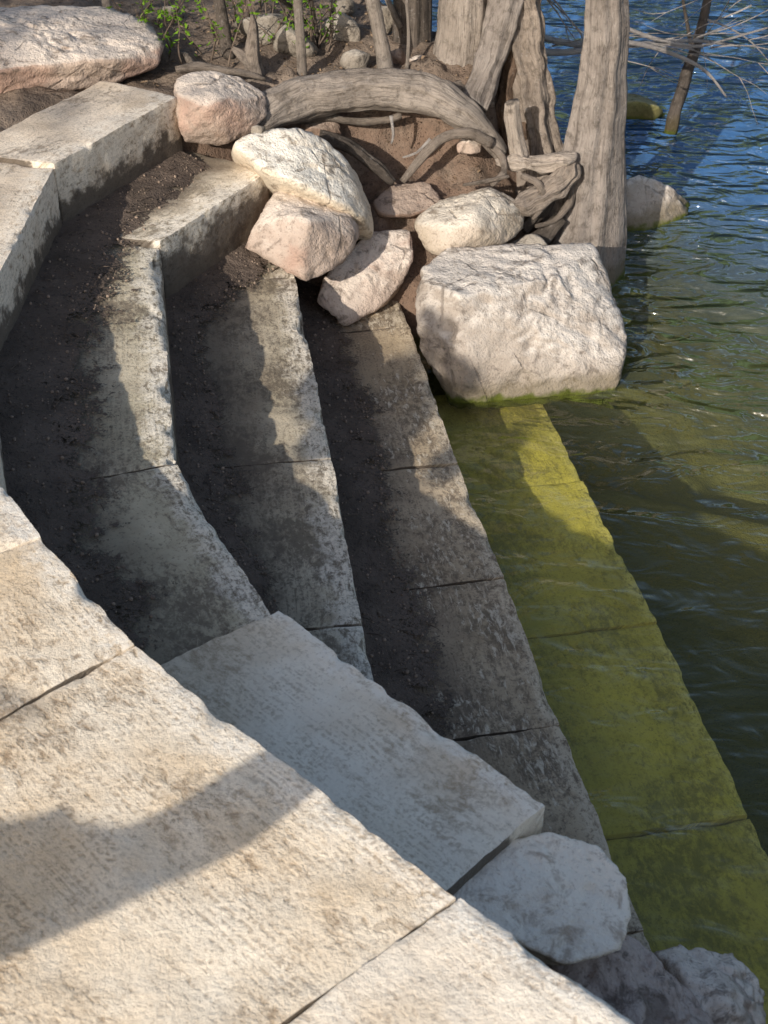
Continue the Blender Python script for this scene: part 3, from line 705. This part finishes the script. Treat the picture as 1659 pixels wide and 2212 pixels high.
rock([P(1345,545,-.86), P(1420,545,-.86), P(1495,515,-.86), P(1515,468,-.86), at(1455,410,5.02), at(1400,386,5.0), at(1345,380,4.95)], 'rkg', 'pale wedge of rock standing in the water right behind the cypress trunk', 9, back=.15, drop=.1, name='rock', cat='rock', chips=3, k=140, rough=.8)
rock([P(1335,280,-.84), P(1400,284,-.84), P(1450,264,-.84), at(1425,230,6.0), at(1380,218,6.0), at(1335,222,6.0)], 'rkm', 'small mossy yellow-green rock in the water at the foot of the leaning snag', 10, back=.2, drop=.03, sub=5, name='rock', cat='rock', chips=3)
# stones at the lower right end of the steps
zc = -.235
rock([P(915,1895,-.25), P(1050,1830,zc), P(1190,1800,zc), P(1285,1824,zc-.01), P(1350,1895,zc-.02), P(1362,1975,zc-.03), P(1340,2050,zc-.035), P(1225,2085,zc-.035), P(1085,2020,zc-.015), P(980,1945,zc), P(1150,1920,zc+.002)],
     'rks', 'rough pale flat-topped stone wedged in the second step beside the lowest slab', 11, back=0, k=200, sub=6, rough=.5, chips=0,
     extra=[P(1000,1900,-.25)+Vector((0,.05,-.3)), P(1290,1900,-.3)+Vector((0,.06,-.3)), P(1270,1970,-.36)+Vector((0,.10,-.25)), P(1100,1940,-.3)+Vector((0,.09,-.3))])
rock([P(1120,2070,-.36), P(1230,2068,-.345), P(1330,2032,-.345), P(1385,2015,-.38), P(1450,2080,-.46), P(1530,2200,-.50), P(1570,2320,-.50), P(1450,2400,-.42), P(1280,2260,-.38)],
     'rkv', 'shaded purple-brown rock in the bottom right, below the rough pale stone', 12, back=0, k=60, rough=1.2, chips=8, sub=6, extra=[P(1240,2080,-.42)+Vector((0,0,-.25)), P(1450,2070,-.5)+Vector((0,0,-.2)), P(1560,2250,-.5)+Vector((0,0,-.25))])
rock([P(1425,2062,-.53), P(1470,2045,-.53), P(1580,2060,-.55), P(1645,2130,-.56), P(1665,2240,-.56), P(1600,2300,-.54), P(1520,2200,-.50), P(1450,2110,-.50), P(1550,2130,-.48)],
     'rkg', 'knobbly pale rock at the water in the bottom right corner', 13, back=0, k=60, rough=1.5, chips=12, extra=[P(1480,2080,-.7)+Vector((0,0,-.15)), P(1620,2160,-.7)+Vector((0,0,-.15))], name='rock', cat='rock')
# rocks on the shady bank behind and in the hollow
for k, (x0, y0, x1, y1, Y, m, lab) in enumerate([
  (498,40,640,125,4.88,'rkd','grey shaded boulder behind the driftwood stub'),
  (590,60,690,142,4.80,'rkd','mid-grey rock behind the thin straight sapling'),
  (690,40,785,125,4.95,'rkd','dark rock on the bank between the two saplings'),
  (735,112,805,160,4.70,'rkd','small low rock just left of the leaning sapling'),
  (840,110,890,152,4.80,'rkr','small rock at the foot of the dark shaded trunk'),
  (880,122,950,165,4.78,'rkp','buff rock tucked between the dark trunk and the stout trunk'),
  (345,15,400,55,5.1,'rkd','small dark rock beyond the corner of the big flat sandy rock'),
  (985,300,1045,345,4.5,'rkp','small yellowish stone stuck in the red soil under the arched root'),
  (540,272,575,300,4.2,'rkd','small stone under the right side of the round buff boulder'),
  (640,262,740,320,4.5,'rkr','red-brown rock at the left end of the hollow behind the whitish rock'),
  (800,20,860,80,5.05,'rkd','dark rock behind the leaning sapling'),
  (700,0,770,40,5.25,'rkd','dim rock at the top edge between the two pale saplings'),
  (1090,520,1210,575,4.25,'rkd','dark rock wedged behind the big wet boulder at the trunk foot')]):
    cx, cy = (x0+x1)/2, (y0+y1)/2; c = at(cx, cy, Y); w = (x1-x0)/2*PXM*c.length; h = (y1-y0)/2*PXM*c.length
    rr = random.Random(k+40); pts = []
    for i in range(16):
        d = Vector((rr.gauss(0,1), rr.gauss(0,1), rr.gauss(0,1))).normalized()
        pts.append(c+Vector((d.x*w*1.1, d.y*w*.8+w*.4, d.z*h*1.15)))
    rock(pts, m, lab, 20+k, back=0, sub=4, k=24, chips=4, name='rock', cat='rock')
# ------------------------------------------------------------------ green shoots on the bank
def leafcloud(lm, c, rad, n, ls, rr):
    for i in range(n):
        d = Vector((rr.gauss(0,1), rr.gauss(0,1), rr.gauss(0,1))).normalized()*rad*rr.random()**.4
        u = Vector((rr.gauss(0,1), rr.gauss(0,1), rr.gauss(0,1))).normalized(); v = u.cross(Vector((rr.gauss(0,1), rr.gauss(0,1), rr.gauss(0,1)))).normalized()
        s = ls*rr.uniform(.6, 1.3); q = c+d-u*s*.5
        lm.add([q, q+u*s*.5+v*s*.3, q+u*s, q+u*s*.5-v*s*.3], [(0,1,2,3)])
def shrub(px, py, Y, w, h, n, label, seed, m='leaf', ls=.022):
    rr = random.Random(seed); b = at(px, py, Y); b.z = gz(b.x, b.y)
    t = thing('shrub', b, label, 'shrub', 'green shrubs on the bank')
    lm = MB()
    for k in range(n):
        a = rr.random()*6.28; q = b+Vector((rr.gauss(0, w*.5), rr.gauss(0, w*.3), -.02))
        d = Vector((math.cos(a)*.5, math.sin(a)*.5, 1)).normalized(); pts = [q]
        for i in range(5):
            d = (d+Vector((rr.uniform(-.25,.25), rr.uniform(-.25,.25), rr.uniform(-.1,.1)))).normalized(); pts.append(pts[-1]+d*h*rr.uniform(.7, 1.1)/5)
        sm = MB(); tube(sm, pts, [.004, .0035, .003, .002, .0015, .001], nseg=5, step=.05); sm.build('stem', M['litter'], t)
        for i in range(12):
            f = rr.uniform(.3, 1)*4.99; i0 = int(f); c = pts[i0].lerp(pts[i0+1], f-i0)+Vector((rr.gauss(0,.015), rr.gauss(0,.015), rr.gauss(0,.01)))
            u = Vector((rr.gauss(0,1), rr.gauss(0,1), rr.gauss(0,.5))).normalized(); v = u.cross(Vector((rr.gauss(0,.5), rr.gauss(0,.5), 1))).normalized()
            s = ls*rr.uniform(.6, 1.3); nn = u.cross(v)*s*.15
            lm.add([c, c+u*s*.5+v*s*.3+nn, c+u*s, c+u*s*.5-v*s*.3+nn], [(0,1,2),(0,2,3)])
    lm.build('foliage', M[m], t, smooth=False)
shrub(425, 85, 4.78, .24, .27, 15, 'bright green leafy shoots behind the big flat rock', 1)
shrub(668, 95, 4.88, .16, .28, 16, 'bright green leafy shrub behind the thin straight sapling', 2)
shrub(350, 40, 5.0, .16, .22, 6, 'green shoots at the top edge, left of the dark sapling', 3)
shrub(570, 30, 5.1, .22, .25, 8, 'small green shrub at the top between dark sapling and straight sapling', 4)
# twig and leaf litter
mb = MB()
for k in range(800):
    if k < 240: p = random.choice(drift_pts)[0]+Vector((0,0,.003))
    else:
        x, y = random.uniform(-1.2, .4), random.uniform(4.25, 5.3); p = Vector((x, y, gz(x, y)+.004))
    a = random.random()*6.28; L = random.uniform(.01, .05); d = Vector((math.cos(a), math.sin(a), random.uniform(-.05,.12)))
    tube(mb, [p, p+d*L*.5+Vector((0,0,.002)), p+d*L], [.0012, .0012, .0006], nseg=4, step=.1)
tag(mb.build('twig_litter', M['litter']), 'bits of twig and dry needle strewn on soil', 'litter', kind='stuff')
mb = MB()
for k in range(900):
    x, y = random.uniform(-1.1, .35), random.uniform(4.45, 5.6); p = Vector((x, y, gz(x, y)+.006))
    u = Vector((random.gauss(0,1), random.gauss(0,1), random.gauss(0,.25))).normalized(); v = u.cross(Vector((random.gauss(0,.3), random.gauss(0,.3), 1))).normalized(); s = random.uniform(.008, .022)
    mb.add([p, p+u*s*.5+v*s*.3+Vector((0,0,.003)), p+u*s, p+u*s*.5-v*s*.3+Vector((0,0,.003))], [(0,1,2),(0,2,3)])
tag(mb.build('leaf_litter', M['dryleaf'], smooth=False), 'dry brown leaves scattered over the shady bank', 'leaf litter', kind='stuff')
# ------------------------------------------------------------------ sun and sky
sl = bpy.data.lights.new('sun', 'SUN'); sl.energy = 5; sl.angle = R(.53); sl.color = (1, .945, .86)
so = bpy.data.objects.new('sun', sl); COL.objects.link(so); so.rotation_euler = (-S).to_track_quat('-Z', 'Y').to_euler(); so.location = (0, 0, 10)
w = bpy.data.worlds.new('World'); SC.world = w; w.use_nodes = True; nt = w.node_tree; nt.nodes.clear()
sk = nt.nodes.new('ShaderNodeTexSky'); sk.sky_type = 'NISHITA'; sk.sun_disc = False; sk.sun_elevation = EL; sk.sun_rotation = R(208)
sk.dust_density = 2.2; sk.ozone_density = 1.
bg = nt.nodes.new('ShaderNodeBackground'); bg.inputs[1].default_value = .15; ow = nt.nodes.new('ShaderNodeOutputWorld')
nt.links.new(sk.outputs[0], bg.inputs[0]); nt.links.new(bg.outputs[0], ow.inputs[0])
# ------------------------------------------------------------------ unseen tree behind the viewpoint; limb and leaf clumps placed to shade the steps
tb = Vector((-5.0, -2.4, 0)); tb.z = gz(tb.x, tb.y)-.05
t = thing('shade_tree', tb, 'unseen tree on the bank behind the viewpoint, limb and leaf clumps placed to shade the steps', 'tree')
mb = MB(); tube(mb, [tb, tb+Vector((.05,0,1)), tb+Vector((0,.1,2.2)), tb+Vector((-.2,.1,4.5))], [.28,.2,.17,.1], nseg=24, flute=.15, seed=80, step=.08); mb.build('trunk', M['bark'], t)
T = 1.6
lp = [P(px, py, 0)+S*T for px, py in ((-260,1985),(0,1930),(170,1900),(330,1840),(480,1765),(590,1705),(685,1685))]
mb = MB(); tube(mb, [tb+Vector((0,.05,1.2)), tb.lerp(lp[0], .5)+Vector((0,0,.75))]+lp, [.10,.085,.084,.068,.046,.044,.048,.048,.018], nseg=20, flute=.25, seed=82, step=.025, lump=.006); mb.build('limb', M['bark'], t)
lm = MB(); rr = random.Random(11)
T2 = 4.2
for px, py, z, rad in [(180,960,ZB,.13),(320,930,ZB,.10),(330,1010,ZB,.10),(450,1200,ZB,.10),(540,1300,ZB,.08),
    (215,760,ZB,.05),(250,850,ZB,.07),
    (600,930,ZC,.12),(690,1000,ZC,.12),(640,1100,ZC,.12),(740,1180,ZC,.10),(770,1330,ZC,.10),(700,880,ZC,.05),
    (850,810,ZD,.06),(880,905,ZD,.07),(915,1000,ZD,.08),(950,1090,ZD,.09),(990,1180,ZD,.09),(1030,1260,ZD,.10),(1090,1370,ZD,.12),(1170,1500,ZD,.12),(1220,1640,ZD,.10),(1280,1800,ZD,.10),
    (1100,960,ZE,.05),(1140,1050,ZE,.06),(1200,1150,ZE,.08),(1290,1290,ZE,.12),(1400,1500,ZE,.18),(1480,1650,ZE,.16),(1540,1800,ZE,.16),(1600,1950,ZE,.16),
    (935,730,-.6,.10),(985,820,-.7,.08)]:
    c = P(px, py, z); q = c+S*(-z/S.z)
    rad = min(rad, (-sdist(q.x, q.y)-.05)/1.6)          # the rest already lies in the shadow of the slabs
    if rad < .03: continue
    leafcloud(lm, c+S*T2, rad, int(12000*rad*rad)+60, .05, rr)
for k in range(40):
    leafcloud(lm, tb+Vector((rr.gauss(-1.2,.7), rr.gauss(-.2,.9), rr.uniform(4.2,6.0))), .35, 70, .09, rr)
lm.build('shade_crown', M['leafd'], t, smooth=False)
cc = P(900, 1200, ZD)+S*(T2+.1)
mb = MB(); tube(mb, [tb+Vector((-.1,.1,2.4)), tb.lerp(cc, .5)+Vector((0,0,1.3)), cc], [.07,.02,.005], nseg=10, step=.1); mb.build('limb', M['bark'], t)
SC.view_settings.view_transform = 'Standard'; SC.view_settings.look = 'None'; SC.view_settings.exposure = 0
